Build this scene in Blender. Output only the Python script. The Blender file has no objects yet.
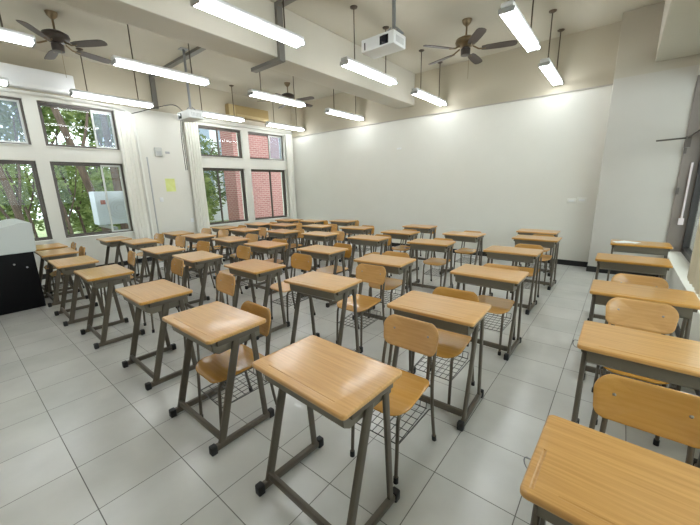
import bpy, bmesh, math, random
from mathutils import Vector, Matrix
random.seed(7)
SC = bpy.context.scene
COL = SC.collection

# ------------------------------------------------------------------ camera
YAW, PITCH, ROLL = -0.68567, 0.22484, -0.02399
fwd = Vector((math.sin(YAW)*math.cos(PITCH), math.cos(YAW)*math.cos(PITCH), -math.sin(PITCH)))
right0 = Vector((math.cos(YAW), -math.sin(YAW), 0)); up0 = right0.cross(fwd)
cr = right0*math.cos(ROLL) + up0*math.sin(ROLL)
cu = -right0*math.sin(ROLL) + up0*math.cos(ROLL)
cam_data = bpy.data.cameras.new('camera'); cam = bpy.data.objects.new('camera', cam_data); COL.objects.link(cam)
cam_data.sensor_width = 36.0; cam_data.lens = 329.87/700*36.0; cam_data.clip_start = 0.02
m = Matrix((cr, cu, -fwd)).transposed().to_4x4(); m.translation = Vector((3.576, -0.229, 1.585))
cam.matrix_world = m
SC.camera = cam

# ------------------------------------------------------------------ world, exposure
world = bpy.data.worlds.new('overcast_sky'); SC.world = world; world.use_nodes = True
wn = world.node_tree; wn.nodes.clear()
wo = wn.nodes.new('ShaderNodeOutputWorld'); wb = wn.nodes.new('ShaderNodeBackground')
tc = wn.nodes.new('ShaderNodeTexCoord'); sp = wn.nodes.new('ShaderNodeSeparateXYZ'); rp = wn.nodes.new('ShaderNodeValToRGB')
rp.color_ramp.elements[0].position = 0.0; rp.color_ramp.elements[0].color = (0.72, 0.80, 0.84, 1)
rp.color_ramp.elements[1].position = 0.7; rp.color_ramp.elements[1].color = (0.92, 0.97, 1.0, 1)
wn.links.new(tc.outputs['Generated'], sp.inputs[0]); wn.links.new(sp.outputs['Z'], rp.inputs[0])
wn.links.new(rp.outputs[0], wb.inputs['Color']); wb.inputs['Strength'].default_value = 3.6
wn.links.new(wb.outputs[0], wo.inputs['Surface'])
SC.view_settings.view_transform = 'Standard'; SC.view_settings.look = 'None'
SC.view_settings.exposure = 0.83; SC.view_settings.gamma = 1.0; SC.view_settings.use_curve_mapping = False
SC.cycles.use_denoising = True; SC.cycles.max_bounces = 8; SC.cycles.diffuse_bounces = 5; SC.cycles.sample_clamp_indirect = 6.0
TUBE_POWER = 14.0

# ------------------------------------------------------------------ materials
def mat(name, col, rough=0.6, metal=0.0, spec=0.5, emit=None, estr=0.0, coat=0.0):
    mt = bpy.data.materials.new(name); mt.use_nodes = True
    b = mt.node_tree.nodes['Principled BSDF']
    b.inputs['Base Color'].default_value = (*col, 1); b.inputs['Roughness'].default_value = rough
    b.inputs['Metallic'].default_value = metal; b.inputs['Specular IOR Level'].default_value = spec
    b.inputs['Coat Weight'].default_value = coat; b.inputs['Coat Roughness'].default_value = 0.12
    if emit: b.inputs['Emission Color'].default_value = (*emit, 1); b.inputs['Emission Strength'].default_value = estr
    return mt
def nn(mt, t): return mt.node_tree.nodes.new(t)
def lk(mt, a, b): mt.node_tree.links.new(a, b)
def noisy(name, c1, c2, scale=(3, 3, 3), rough=0.6, bump=0.0, nscale=1.0, detail=4, **kw):
    mt = mat(name, c1, rough, **kw); b = mt.node_tree.nodes['Principled BSDF']
    t = nn(mt, 'ShaderNodeTexCoord'); mp = nn(mt, 'ShaderNodeMapping'); mp.inputs['Scale'].default_value = scale
    n = nn(mt, 'ShaderNodeTexNoise'); n.inputs['Scale'].default_value = nscale; n.inputs['Detail'].default_value = detail
    r = nn(mt, 'ShaderNodeValToRGB'); r.color_ramp.elements[0].position = 0.3; r.color_ramp.elements[1].position = 0.7
    r.color_ramp.elements[0].color = (*c1, 1); r.color_ramp.elements[1].color = (*c2, 1)
    lk(mt, t.outputs['Object'], mp.inputs[0]); lk(mt, mp.outputs[0], n.inputs['Vector'])
    lk(mt, n.outputs['Fac'], r.inputs[0]); lk(mt, r.outputs[0], b.inputs['Base Color'])
    if bump:
        bp = nn(mt, 'ShaderNodeBump'); bp.inputs['Strength'].default_value = bump; bp.inputs['Distance'].default_value = 0.002
        lk(mt, n.outputs['Fac'], bp.inputs['Height']); lk(mt, bp.outputs[0], b.inputs['Normal'])
    return mt
def wood(name, c1, c2, rough, gscale=(3, 60, 60), coat=0.3):
    mt = noisy(name, c1, c2, gscale, rough, nscale=1.0, detail=6, coat=coat)
    nt = mt.node_tree; b = nt.nodes['Principled BSDF']
    ramp = [n for n in nt.nodes if n.type == 'VALTORGB'][0]
    oi = nn(mt, 'ShaderNodeObjectInfo'); hs = nn(mt, 'ShaderNodeHueSaturation')
    mr = nn(mt, 'ShaderNodeMapRange'); mr.inputs['To Min'].default_value = 0.86; mr.inputs['To Max'].default_value = 1.12
    mr2 = nn(mt, 'ShaderNodeMapRange'); mr2.inputs['To Min'].default_value = 1.1; mr2.inputs['To Max'].default_value = 0.92
    lk(mt, oi.outputs['Random'], mr.inputs['Value']); lk(mt, oi.outputs['Random'], mr2.inputs['Value'])
    lk(mt, ramp.outputs[0], hs.inputs['Color']); lk(mt, mr.outputs[0], hs.inputs['Value']); lk(mt, mr2.outputs[0], hs.inputs['Saturation'])
    lk(mt, hs.outputs[0], b.inputs['Base Color'])
    return mt
M = {}
M['top'] = wood('desk_top_wood', (0.52, 0.272, 0.072), (0.65, 0.362, 0.115), 0.30, gscale=(4, 100, 100), coat=0.35)
M['ply'] = wood('chair_plywood', (0.56, 0.295, 0.085), (0.64, 0.355, 0.115), 0.24, coat=0.5)
M['groove'] = mat('groove_wood', (0.50, 0.27, 0.085), 0.5)
M['metal'] = mat('olive_grey_enamel', (0.108, 0.090, 0.066), 0.40)
M['tray'] = mat('tray_enamel', (0.165, 0.145, 0.108), 0.45)
M['rubber'] = mat('black_rubber', (0.012, 0.012, 0.013), 0.55)
M['wire'] = mat('dark_wire', (0.06, 0.055, 0.05), 0.4)
M['screw'] = mat('screw_steel', (0.35, 0.33, 0.3), 0.35, 1.0)
M['wall'] = noisy('painted_plaster', (0.76, 0.75, 0.68), (0.79, 0.78, 0.71), (2, 2, 2), 0.55)
def two_tone(name, low, high, zs):
    mt = noisy(name, low[0], low[1], (2, 2, 2), 0.55); b = mt.node_tree.nodes['Principled BSDF']
    ramp = [n for n in mt.node_tree.nodes if n.type == 'VALTORGB'][0]
    tcn = [n for n in mt.node_tree.nodes if n.type == 'TEX_COORD'][0]
    sx = nn(mt, 'ShaderNodeSeparateXYZ'); gt = nn(mt, 'ShaderNodeMath'); gt.operation = 'GREATER_THAN'; gt.inputs[1].default_value = zs
    mx = nn(mt, 'ShaderNodeMix'); mx.data_type = 'RGBA'; mx.inputs[7].default_value = (*high, 1)
    lk(mt, tcn.outputs['Object'], sx.inputs[0]); lk(mt, sx.outputs['Z'], gt.inputs[0]); lk(mt, gt.outputs[0], mx.inputs[0])
    lk(mt, ramp.outputs[0], mx.inputs[6]); lk(mt, mx.outputs[2], b.inputs['Base Color'])
    return mt
LOW_TONE, HIGH_TONE = ((0.72, 0.71, 0.645), (0.74, 0.73, 0.665)), (0.48, 0.435, 0.335)  # pale tone below the split height, darker beige tone above it
M['wall_back'] = two_tone('wall_tones', LOW_TONE, HIGH_TONE, 3.165)
M['wall_left'] = two_tone('wall_tones_window_side', LOW_TONE, HIGH_TONE, 3.36)
M['column2'] = two_tone('column_shade_tones', ((0.49, 0.465, 0.42), (0.51, 0.485, 0.44)), (0.48, 0.44, 0.36), 3.165)  # column darkened in its colour to stand for the weaker light there
M['column'] = noisy('grey_white_column_paint', (0.62, 0.60, 0.55), (0.65, 0.63, 0.58), (2, 2, 2), 0.6)
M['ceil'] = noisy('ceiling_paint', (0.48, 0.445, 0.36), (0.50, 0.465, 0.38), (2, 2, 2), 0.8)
M['beam'] = noisy('beam_paint', (0.53, 0.50, 0.42), (0.55, 0.52, 0.44), (2, 2, 2), 0.7)
M['frame_white'] = mat('white_frame_paint', (0.78, 0.78, 0.72), 0.5)
M['skirt'] = mat('black_skirting', (0.012, 0.012, 0.012), 0.4)
M['brown'] = mat('bronze_aluminium', (0.10, 0.085, 0.072), 0.4, 0.3)
M['taupe'] = mat('taupe_jamb', (0.20, 0.168, 0.145), 0.45)
M['alu'] = mat('grey_aluminium', (0.52, 0.53, 0.5), 0.4, 0.2)
M['white'] = mat('white_plastic', (0.80, 0.81, 0.80), 0.4)
M['offwhite'] = mat('aged_white_plastic', (0.78, 0.79, 0.79), 0.45)
M['grey'] = mat('grey_plastic', (0.42, 0.43, 0.43), 0.5)
M['black'] = mat('black_laminate', (0.006, 0.006, 0.007), 0.6, spec=0.15)
M['yellowed'] = mat('yellowed_plastic', (0.36, 0.26, 0.11), 0.5)
M['yellowpale'] = mat('pale_yellowed_plastic', (0.50, 0.39, 0.20), 0.5)
M['rod'] = mat('brown_rod', (0.09, 0.065, 0.045), 0.45, 0.3)
M['trunk_g'] = mat('grey_trunking', (0.16, 0.15, 0.13), 0.5)
M['fan'] = mat('dark_brown_fan', (0.05, 0.038, 0.032), 0.45)
M['fanblade'] = mat('walnut_blade', (0.075, 0.055, 0.045), 0.5)
M['brass'] = mat('aged_brass', (0.22, 0.16, 0.09), 0.35, 0.6)
M['steel'] = mat('pole_steel', (0.30, 0.31, 0.32), 0.35, 0.7)
M['lens'] = mat('lens_glass', (0.01, 0.01, 0.02), 0.08)
M['curtain'] = noisy('cream_curtain', (0.74, 0.73, 0.66), (0.78, 0.77, 0.70), (3, 3, 1), 0.85)
M['curtain_y'] = noisy('ivory_curtain', (0.66, 0.60, 0.44), (0.72, 0.66, 0.50), (3, 3, 1), 0.85)
M['note'] = noisy('yellow_green_paper', (0.68, 0.74, 0.25), (0.74, 0.80, 0.34), (9, 9, 9), 0.7)
M['paper'] = mat('white_paper', (0.82, 0.84, 0.86), 0.6)
M['cable'] = mat('black_cable', (0.02, 0.02, 0.02), 0.5)
M['tube'] = mat('fluorescent_tube', (0.9, 0.9, 0.9), 0.5, emit=(0.93, 0.97, 1.0), estr=TUBE_POWER)
M['fixture'] = mat('fixture_enamel', (0.74, 0.75, 0.76), 0.4)
M['bark'] = noisy('tree_bark', (0.05, 0.033, 0.024), (0.11, 0.075, 0.055), (14, 14, 3), 0.9, bump=0.5)
M['soil'] = noisy('garden_soil_and_grass', (0.10, 0.13, 0.05), (0.18, 0.22, 0.09), (1.5, 1.5, 1.5), 0.95)

def floor_mat():
    mt = mat('grey_floor_tiles', (0.6, 0.6, 0.57), 0.2); b = mt.node_tree.nodes['Principled BSDF']
    t = nn(mt, 'ShaderNodeTexCoord'); br = nn(mt, 'ShaderNodeTexBrick')
    br.offset = 0.0; br.squash = 1.0
    br.inputs['Scale'].default_value = 1.0; br.inputs['Brick Width'].default_value = 0.42; br.inputs['Row Height'].default_value = 0.42
    br.inputs['Mortar Size'].default_value = 0.0028; br.inputs['Mortar Smooth'].default_value = 0.3
    br.inputs['Color1'].default_value = (0.565, 0.565, 0.53, 1); br.inputs['Color2'].default_value = (0.625, 0.625, 0.59, 1)
    br.inputs['Mortar'].default_value = (0.15, 0.145, 0.13, 1)
    lk(mt, t.outputs['Object'], br.inputs['Vector'])
    n = nn(mt, 'ShaderNodeTexNoise'); n.inputs['Scale'].default_value = 2.2; n.inputs['Detail'].default_value = 5
    lk(mt, t.outputs['Object'], n.inputs['Vector'])
    mx = nn(mt, 'ShaderNodeMix'); mx.data_type = 'RGBA'; mx.blend_type = 'MULTIPLY'; mx.inputs[0].default_value = 0.35
    lk(mt, br.outputs['Color'], mx.inputs[6]); lk(mt, n.outputs['Color'], mx.inputs[7])
    bw = nn(mt, 'ShaderNodeRGBToBW'); mr = nn(mt, 'ShaderNodeMapRange')
    mr.inputs['From Min'].default_value = 0.3; mr.inputs['From Max'].default_value = 0.7
    mr.inputs['To Min'].default_value = 0.88; mr.inputs['To Max'].default_value = 1.06
    vm = nn(mt, 'ShaderNodeVectorMath'); vm.operation = 'SCALE'
    lk(mt, n.outputs['Fac'], mr.inputs['Value']); lk(mt, br.outputs['Color'], vm.inputs[0]); lk(mt, mr.outputs[0], vm.inputs['Scale'])
    lk(mt, vm.outputs[0], b.inputs['Base Color'])
    mt.node_tree.nodes.remove(mx); mt.node_tree.nodes.remove(bw)
    rr = nn(mt, 'ShaderNodeMapRange'); rr.inputs['To Min'].default_value = 0.22; rr.inputs['To Max'].default_value = 0.7
    lk(mt, br.outputs['Fac'], rr.inputs['Value']); lk(mt, rr.outputs[0], b.inputs['Roughness'])
    bp = nn(mt, 'ShaderNodeBump'); bp.inputs['Strength'].default_value = 0.4; bp.inputs['Distance'].default_value = 0.002; bp.invert = True
    lk(mt, br.outputs['Fac'], bp.inputs['Height']); lk(mt, bp.outputs[0], b.inputs['Normal'])
    return mt
M['floor'] = floor_mat()
def brick_mat():
    mt = mat('red_brick', (0.3, 0.1, 0.09), 0.85); b = mt.node_tree.nodes['Principled BSDF']
    t = nn(mt, 'ShaderNodeTexCoord'); sx = nn(mt, 'ShaderNodeSeparateXYZ'); ad = nn(mt, 'ShaderNodeMath'); ad.operation = 'ADD'
    cb = nn(mt, 'ShaderNodeCombineXYZ'); br = nn(mt, 'ShaderNodeTexBrick')
    br.inputs['Scale'].default_value = 1.0; br.inputs['Brick Width'].default_value = 0.23; br.inputs['Row Height'].default_value = 0.08
    br.inputs['Mortar Size'].default_value = 0.012
    br.inputs['Color1'].default_value = (0.17, 0.060, 0.052, 1); br.inputs['Color2'].default_value = (0.22, 0.085, 0.074, 1)
    br.inputs['Mortar'].default_value = (0.25, 0.16, 0.145, 1)
    lk(mt, t.outputs['Object'], sx.inputs[0]); lk(mt, sx.outputs['X'], ad.inputs[0]); lk(mt, sx.outputs['Y'], ad.inputs[1])
    lk(mt, ad.outputs[0], cb.inputs['X']); lk(mt, sx.outputs['Z'], cb.inputs['Y']); lk(mt, cb.outputs[0], br.inputs['Vector'])
    lk(mt, br.outputs['Color'], b.inputs['Base Color'])
    return mt
M['brick'] = brick_mat()
def glass_mat(name, tint, refl=1.0, haze=0.0):
    mt = bpy.data.materials.new(name); mt.use_nodes = True; nt = mt.node_tree; nt.nodes.clear()
    o = nn(mt, 'ShaderNodeOutputMaterial'); mx = nn(mt, 'ShaderNodeMixShader'); tr = nn(mt, 'ShaderNodeBsdfTransparent')
    gl = nn(mt, 'ShaderNodeBsdfGlossy'); fr = nn(mt, 'ShaderNodeFresnel'); fr.inputs['IOR'].default_value = 1.35*refl
    tr.inputs['Color'].default_value = (*tint, 1); gl.inputs['Roughness'].default_value = 0.02
    ge = nn(mt, 'ShaderNodeNewGeometry'); iv = nn(mt, 'ShaderNodeMath'); iv.operation = 'SUBTRACT'; iv.inputs[0].default_value = 1.0
    ml = nn(mt, 'ShaderNodeMath'); ml.operation = 'MULTIPLY'; lk(mt, ge.outputs['Backfacing'], iv.inputs[1])
    lk(mt, iv.outputs[0], ml.inputs[0]); lk(mt, fr.outputs[0], ml.inputs[1])
    if haze:
        df = nn(mt, 'ShaderNodeBsdfDiffuse'); df.inputs[0].default_value = (0.55, 0.63, 0.72, 1); m2 = nn(mt, 'ShaderNodeMixShader'); m2.inputs[0].default_value = haze
        lk(mt, tr.outputs[0], m2.inputs[1]); lk(mt, df.outputs[0], m2.inputs[2]); tr = m2
    lk(mt, ml.outputs[0], mx.inputs[0]); lk(mt, tr.outputs[0], mx.inputs[1]); lk(mt, gl.outputs[0], mx.inputs[2]); lk(mt, mx.outputs[0], o.inputs['Surface'])
    return mt
M['glass'] = glass_mat('window_glass', (0.93, 0.96, 0.95))
M['glass_blue'] = glass_mat('double_window_glass', (0.80, 0.86, 0.92), 1.15, 0.22)
def leaf_mat(name, c1, c2):
    mt = bpy.data.materials.new(name); mt.use_nodes = True; nt = mt.node_tree; nt.nodes.clear()
    o = nn(mt, 'ShaderNodeOutputMaterial'); mx = nn(mt, 'ShaderNodeMixShader'); mx.inputs[0].default_value = 0.45
    d = nn(mt, 'ShaderNodeBsdfDiffuse'); t = nn(mt, 'ShaderNodeBsdfTranslucent')
    g = nn(mt, 'ShaderNodeTexCoord'); n = nn(mt, 'ShaderNodeTexNoise'); n.inputs['Scale'].default_value = 1.6; n.inputs['Detail'].default_value = 6
    r = nn(mt, 'ShaderNodeValToRGB'); r.color_ramp.elements[0].position = 0.35; r.color_ramp.elements[1].position = 0.65
    r.color_ramp.elements[0].color = (*c1, 1); r.color_ramp.elements[1].color = (*c2, 1)
    lk(mt, g.outputs['Object'], n.inputs['Vector']); lk(mt, n.outputs['Fac'], r.inputs[0])
    lk(mt, r.outputs[0], d.inputs[0]); lk(mt, r.outputs[0], t.inputs[0])
    lk(mt, d.outputs[0], mx.inputs[1]); lk(mt, t.outputs[0], mx.inputs[2]); lk(mt, mx.outputs[0], o.inputs['Surface'])
    return mt
M['leaf'] = leaf_mat('green_leaves', (0.11, 0.17, 0.055), (0.34, 0.40, 0.16))
M['leaf_dark'] = leaf_mat('dark_green_leaves', (0.08, 0.12, 0.05), (0.22, 0.27, 0.12))

# ------------------------------------------------------------------ mesh helpers
def mesh_from(bm, name, material, smooth=True, angle=35):
    me = bpy.data.meshes.new(name); bmesh.ops.recalc_face_normals(bm, faces=bm.faces)
    bm.to_mesh(me); bm.free()
    if isinstance(material, (list, tuple)):
        for x in material: me.materials.append(x)
    else: me.materials.append(material)
    if smooth:
        me.polygons.foreach_set('use_smooth', [True]*len(me.polygons))
        me.set_sharp_from_angle(angle=math.radians(angle))
    me.update()
    return me
def link(name, me, parent=None, loc=None, rz=0):
    o = bpy.data.objects.new(name, me); COL.objects.link(o); o.parent = parent
    if loc: o.location = loc
    if rz: o.rotation_euler = (0, 0, rz)
    return o
def obj(name, bm, material, parent=None, **kw): return link(name, mesh_from(bm, name, material, **kw), parent)
def struct(name, bm, material, parent=None, **kw):
    o = obj(name, bm, material, parent, **kw)
    if parent is None: o['kind'] = 'structure'
    return o
def thing(name, label, cat, loc=(0, 0, 0), rz=0, group=None):
    o = bpy.data.objects.new(name, None); COL.objects.link(o); o.location = loc; o.rotation_euler = (0, 0, rz)
    o.empty_display_size = 0.1
    tag(o, label, cat, group); return o
def tag(o, label, cat, group=None):
    o['label'] = label; o['category'] = cat
    if group: o['group'] = group
    return o
def dup(root, loc, rz, label, group=None):
    r = root.copy(); COL.objects.link(r); r.location = loc; r.rotation_euler = (0, 0, rz); r['label'] = label
    if group: r['group'] = group
    for ch in list(root.children):
        c = ch.copy(); COL.objects.link(c); c.parent = r
        for g in list(ch.children):
            d = g.copy(); COL.objects.link(d); d.parent = c
    return r
def box(bm, x0, y0, z0, x1, y1, z1, bev=0.0, mi=0, seg=2):
    vs = [bm.verts.new((x, y, z)) for x in (x0, x1) for y in (y0, y1) for z in (z0, z1)]
    fs = [(0, 1, 3, 2), (4, 6, 7, 5), (0, 4, 5, 1), (2, 3, 7, 6), (0, 2, 6, 4), (1, 5, 7, 3)]
    faces = [bm.faces.new([vs[i] for i in f]) for f in fs]
    for f in faces: f.material_index = mi
    if bev:
        es = list({e for f in faces for e in f.edges})
        bmesh.ops.bevel(bm, geom=es, offset=bev, segments=seg, affect='EDGES', profile=0.5)
    return bm
def B(*a, **k): return box(bmesh.new(), *a, **k)
def sweep(bm, path, ra, rb=None, side=None, n=10, caps=True, radii=None, closed=False, power=2.0):
    """tube along path; ra = radius along 'side' direction, rb across it"""
    P = [Vector(p) for p in path]; rb = ra if rb is None else rb
    rings = []; prev = Vector(side).normalized() if side else None
    N = len(P)
    for i, p in enumerate(P):
        if closed: t = (P[(i+1) % N]-P[i-1]).normalized()
        elif i == 0: t = (P[1]-P[0]).normalized()
        elif i == N-1: t = (P[-1]-P[-2]).normalized()
        else: t = ((P[i+1]-P[i]).normalized()+(P[i]-P[i-1]).normalized()).normalized()
        if prev is None:
            prev = Vector((0, 0, 1)) if abs(t.z) < 0.9 else Vector((1, 0, 0))
        u = (prev - t*prev.dot(t))
        if u.length < 1e-5: u = t.orthogonal()
        u.normalize(); v = t.cross(u); prev = u
        k = radii[i] if radii else 1.0
        ring = []
        for j in range(n):
            a = 2*math.pi*(j+0.5)/n
            c, s = math.cos(a), math.sin(a)
            c = math.copysign(abs(c)**(2/power), c); s = math.copysign(abs(s)**(2/power), s)
            ring.append(bm.verts.new(p + u*(c*ra*k) + v*(s*rb*k)))
        rings.append(ring)
    pairs = list(zip(rings, rings[1:])) + ([(rings[-1], rings[0])] if closed else [])
    for a, b in pairs:
        for j in range(n): bm.faces.new((a[j], a[(j+1) % n], b[(j+1) % n], b[j]))
    if caps and not closed: bm.faces.new(rings[0][::-1]); bm.faces.new(rings[-1])
    return bm
def S(*a, **k): return sweep(bmesh.new(), *a, **k)
def smoothpath(pts, k=4):
    P = [Vector(p) for p in pts]; out = []
    for i in range(len(P)-1):
        p0 = P[i-1] if i else P[i]*2-P[i+1]; p1, p2 = P[i], P[i+1]; p3 = P[i+2] if i+2 < len(P) else P[i+1]*2-P[i]
        for j in range(k):
            t = j/k
            out.append(0.5*((2*p1)+(-p0+p2)*t+(2*p0-5*p1+4*p2-p3)*t*t+(-p0+3*p1-3*p2+p3)*t**3))
    out.append(P[-1]); return out
def lathe(bm, prof, c=(0, 0, 0), n=24, mi=0):
    rings = []
    for r, z in prof:
        rings.append([bm.verts.new((c[0]+r*math.cos(2*math.pi*j/n), c[1]+r*math.sin(2*math.pi*j/n), c[2]+z)) for j in range(n)])
    for a, b in zip(rings, rings[1:]):
        for j in range(n):
            f = bm.faces.new((a[j], a[(j+1) % n], b[(j+1) % n], b[j])); f.material_index = mi
    bm.faces.new(rings[0][::-1]); bm.faces.new(rings[-1]); return bm
def plate(outline, thick, warp, rings=(0.0, 0.35, 0.65, 0.86, 0.96, 1.0)):
    """rounded plywood plate; outline = list of (u, v); warp(u, v, w) -> 3D"""
    bm = bmesh.new(); n = len(outline); layers = []
    cu_ = sum(p[0] for p in outline)/n; cv_ = sum(p[1] for p in outline)/n
    for sgn in (1, -1):
        L = []
        for r in rings:
            w = sgn*thick/2*(1.0 if r < 0.97 else 0.45)
            if r == 0: L.append([bm.verts.new(warp(cu_, cv_, w))])
            else: L.append([bm.verts.new(warp(cu_+(u-cu_)*r, cv_+(v-cv_)*r, w)) for u, v in outline])
        layers.append(L)
        for i in range(1, len(L)-1):
            for j in range(n): bm.faces.new((L[i][j], L[i][(j+1) % n], L[i+1][(j+1) % n], L[i+1][j]))
        for j in range(n): bm.faces.new((L[0][0], L[1][j], L[1][(j+1) % n]))
    a, b = layers[0][-1], layers[1][-1]
    for j in range(n): bm.faces.new((a[j], a[(j+1) % n], b[(j+1) % n], b[j]))
    return bm
def superell(a, b, p, n=40, cx=0, cy=0, f=None):
    out = []
    for j in range(n):
        t = 2*math.pi*j/n; c, s = math.cos(t), math.sin(t)
        x = a*math.copysign(abs(c)**(2/p), c); y = b*math.copysign(abs(s)**(2/p), s)
        if f: x, y = f(x, y)
        out.append((x+cx, y+cy))
    return out

def roundrect(a, b, rt, rb, k=9, f=None, cy=0):
    out = []
    for (sx, sy, r_, a0) in ((1, 1, rt, 0), (-1, 1, rt, 90), (-1, -1, rb, 180), (1, -1, rb, 270)):
        for i in range(k):
            t = math.radians(a0+90*i/(k-1)); out.append((sx*(a-r_)+r_*math.cos(t), sy*(b-r_)+r_*math.sin(t)))
    if f: out = [f(x, y) for x, y in out]
    return [(x, y+cy) for x, y in out]

# ------------------------------------------------------------------ setting
XL, XR, YB, YF, H = -4.85, 4.20, 7.30, -2.2, 4.10
struct('floor', B(XL-0.25, YF-0.2, -0.12, XR+0.5, YB+0.2, 0.0), M['floor'], smooth=False)
bm = B(XL-0.25, YF-0.2, H, XR+0.5, YB+0.2, H+0.15)
struct('ceiling', bm, M['ceil'], smooth=False)
struct('wall_back', B(XL-0.25, YB, 0, XR+0.5, YB+0.2, H), M['wall_back'], smooth=False)
struct('wall_front', B(XL-0.25, YF-0.2, 0, XR+0.5, YF, H), M['wall'], smooth=False)
def wall_holes(x0, x1, y0, y1, z0, z1, holes):
    ys = sorted({y0, y1, *[h[0] for h in holes], *[h[2] for h in holes]}); zs = sorted({z0, z1, *[h[1] for h in holes], *[h[3] for h in holes]})
    bm = bmesh.new()
    for ya, yb in zip(ys, ys[1:]):
        run = None
        for za, zb in zip(zs, zs[1:]):
            cy, cz = (ya+yb)/2, (za+zb)/2
            hole = any(h[0] < cy < h[2] and h[1] < cz < h[3] for h in holes)
            if hole:
                if run: box(bm, x0, ya, run[0], x1, yb, run[1]); run = None
            else: run = (run[0], zb) if run else (za, zb)
        if run: box(bm, x0, ya, run[0], x1, yb, run[1])
    return bm
LH = [(-0.12, 2.45, 1.06, 3.25), (1.25, 2.45, 2.45, 3.25), (4.22, 2.43, 5.45, 3.19), (5.66, 2.43, 6.95, 3.19),
      (-0.12, 0.72, 1.06, 2.19), (1.25, 0.72, 2.45, 2.19), (4.22, 0.67, 5.45, 2.16), (5.66, 0.67, 6.95, 2.16)]
struct('wall_left', wall_holes(XL-0.25, XL, YF, YB, 0, H, LH), M['wall_left'], smooth=False)
# right wall: a deep window bay between the column and the camera
struct('wall_right', wall_holes(XR, XR+0.5, YF, 6.95, 0, H, [(0.6, 0.48, 6.95, 3.02)]), M['wall'], smooth=False)
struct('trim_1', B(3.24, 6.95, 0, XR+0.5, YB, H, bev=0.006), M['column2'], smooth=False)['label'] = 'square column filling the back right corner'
struct('trim_2', B(-0.98, YF, 3.42, -0.50, YB, H, bev=0.01), M['beam'], smooth=False)
struct('trim_3', B(3.71, YF, 3.30, XR, 6.95, H, bev=0.01), M['beam'], smooth=False)
struct('baseboard_back', B(XL, YB-0.012, 0, 3.24, YB, 0.10), M['skirt'], smooth=False)
bm = B(3.228, 6.938, 0, XR, 6.95, 0.10); box(bm, 3.228, 6.938, 0, 3.24, YB-0.012, 0.10)
struct('baseboard_column', bm, M['skirt'], smooth=False)
struct('baseboard_right', B(XR-0.012, YF, 0, XR, 6.938, 0.10), M['skirt'], smooth=False)
struct('baseboard_left', B(XL, YF, 0, XL+0.012, YB-0.012, 0.10), M['skirt'], smooth=False)
struct('trim_4', B(XL, YB-0.022, 3.155, 3.24, YB, 3.175), mat('picture_rail', (0.42, 0.39, 0.34), 0.6), smooth=False)

# windows of the left wall
def window_left(idx, y0, z0, y1, z1, mull, fr, blue=False):
    t = 0.036; x0, x1 = XL-0.16, XL-0.06
    bm = bmesh.new()
    box(bm, x0, y0, z0, x1, y1, z0+t); box(bm, x0, y0, z1-t, x1, y1, z1); box(bm, x0, y0, z0+t, x1, y0+t, z1-t); box(bm, x0, y1-t, z0+t, x1, y1, z1-t)
    w = struct('window_%d' % idx, bm, M[fr], smooth=False)
    ya, yb = y0+t, y1-t
    ms = ya+(yb-ya)*mull
    s = 0.030
    for k, (a, b, xo) in enumerate(((ya, ms+0.02, 0.0), (ms-0.02, yb, 0.035))):
        xa, xb = x0+0.02+xo, x0+0.05+xo
        bm = bmesh.new()
        box(bm, xa, a, z0+t, xb, b, z0+t+s); box(bm, xa, a, z1-t-s, xb, b, z1-t); box(bm, xa, a, z0+t+s, xb, a+s, z1-t-s); box(bm, xa, b-s, z0+t+s, xb, b, z1-t-s)
        sf = struct('sash', bm, M['alu'] if (blue and k == 1) else M['brown'], w, smooth=False)
        xm = (xa+xb)/2
        struct('pane', B(xm-0.003, a+s, z0+t+s, xm+0.003, b-s, z1-t-s), M['glass_blue'] if (blue is True and k == 1) else M['glass'], sf, smooth=False)
    sl = B(XL-0.25, y0, z0-0.0, XL+0.02, y1, z0+0.012)
    struct('window_sill', sl, M['frame_white'], w, smooth=False)
    return w
for i, (h, mu, blue) in enumerate(zip(LH, (0.5, 0.70, 0.45, 0.62, 0.45, 0.70, 0.36, 0.58), (True, True, False, True, False, 2, False, False))):
    window_left(i+1, *h, mu, 'brown', blue)
w9 = B(XR+0.19, 6.86, 0.50, XR+0.27, 6.95, 3.02)
for y in (0.6, 2.1, 3.6, 5.2): box(w9, XR+0.19, y, 0.50, XR+0.27, y+0.09, 3.02)
box(w9, XR+0.19, 0.6, 0.48, XR+0.27, 6.95, 0.56); box(w9, XR+0.19, 0.6, 2.94, XR+0.27, 6.95, 3.02); box(w9, XR+0.19, 0.6, 2.15, XR+0.27, 6.95, 2.22)
w9 = struct('window_9', w9, mat('dark_window_frame', (0.025, 0.022, 0.02), 0.35, 0.3), smooth=False)
struct('pane', B(XR+0.225, 0.6, 0.56, XR+0.235, 6.95, 2.94), M['glass'], w9, smooth=False)
struct('jamb', B(XR+0.002, 6.925, 0.48, XR+0.19, 6.949, 3.02), M['taupe'], w9, smooth=False)
bm = bmesh.new()
for z in (1.36, 1.95): box(bm, XR+0.0, 6.88, z, XR+0.03, 6.925, z+0.10)
struct('hinge', bm, M['brown'], w9, smooth=False)
bm = S([(XR+0.12, 6.90, 0.98), (XR+0.12, 6.90, 1.82)], 0.014, n=8)
box(bm, XR+0.09, 6.89, 0.90, XR+0.15, 6.925, 1.0)
struct('closer_rod', bm, mat('pinkish_steel', (0.7, 0.62, 0.62), 0.3, 0.3), w9)

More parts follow.
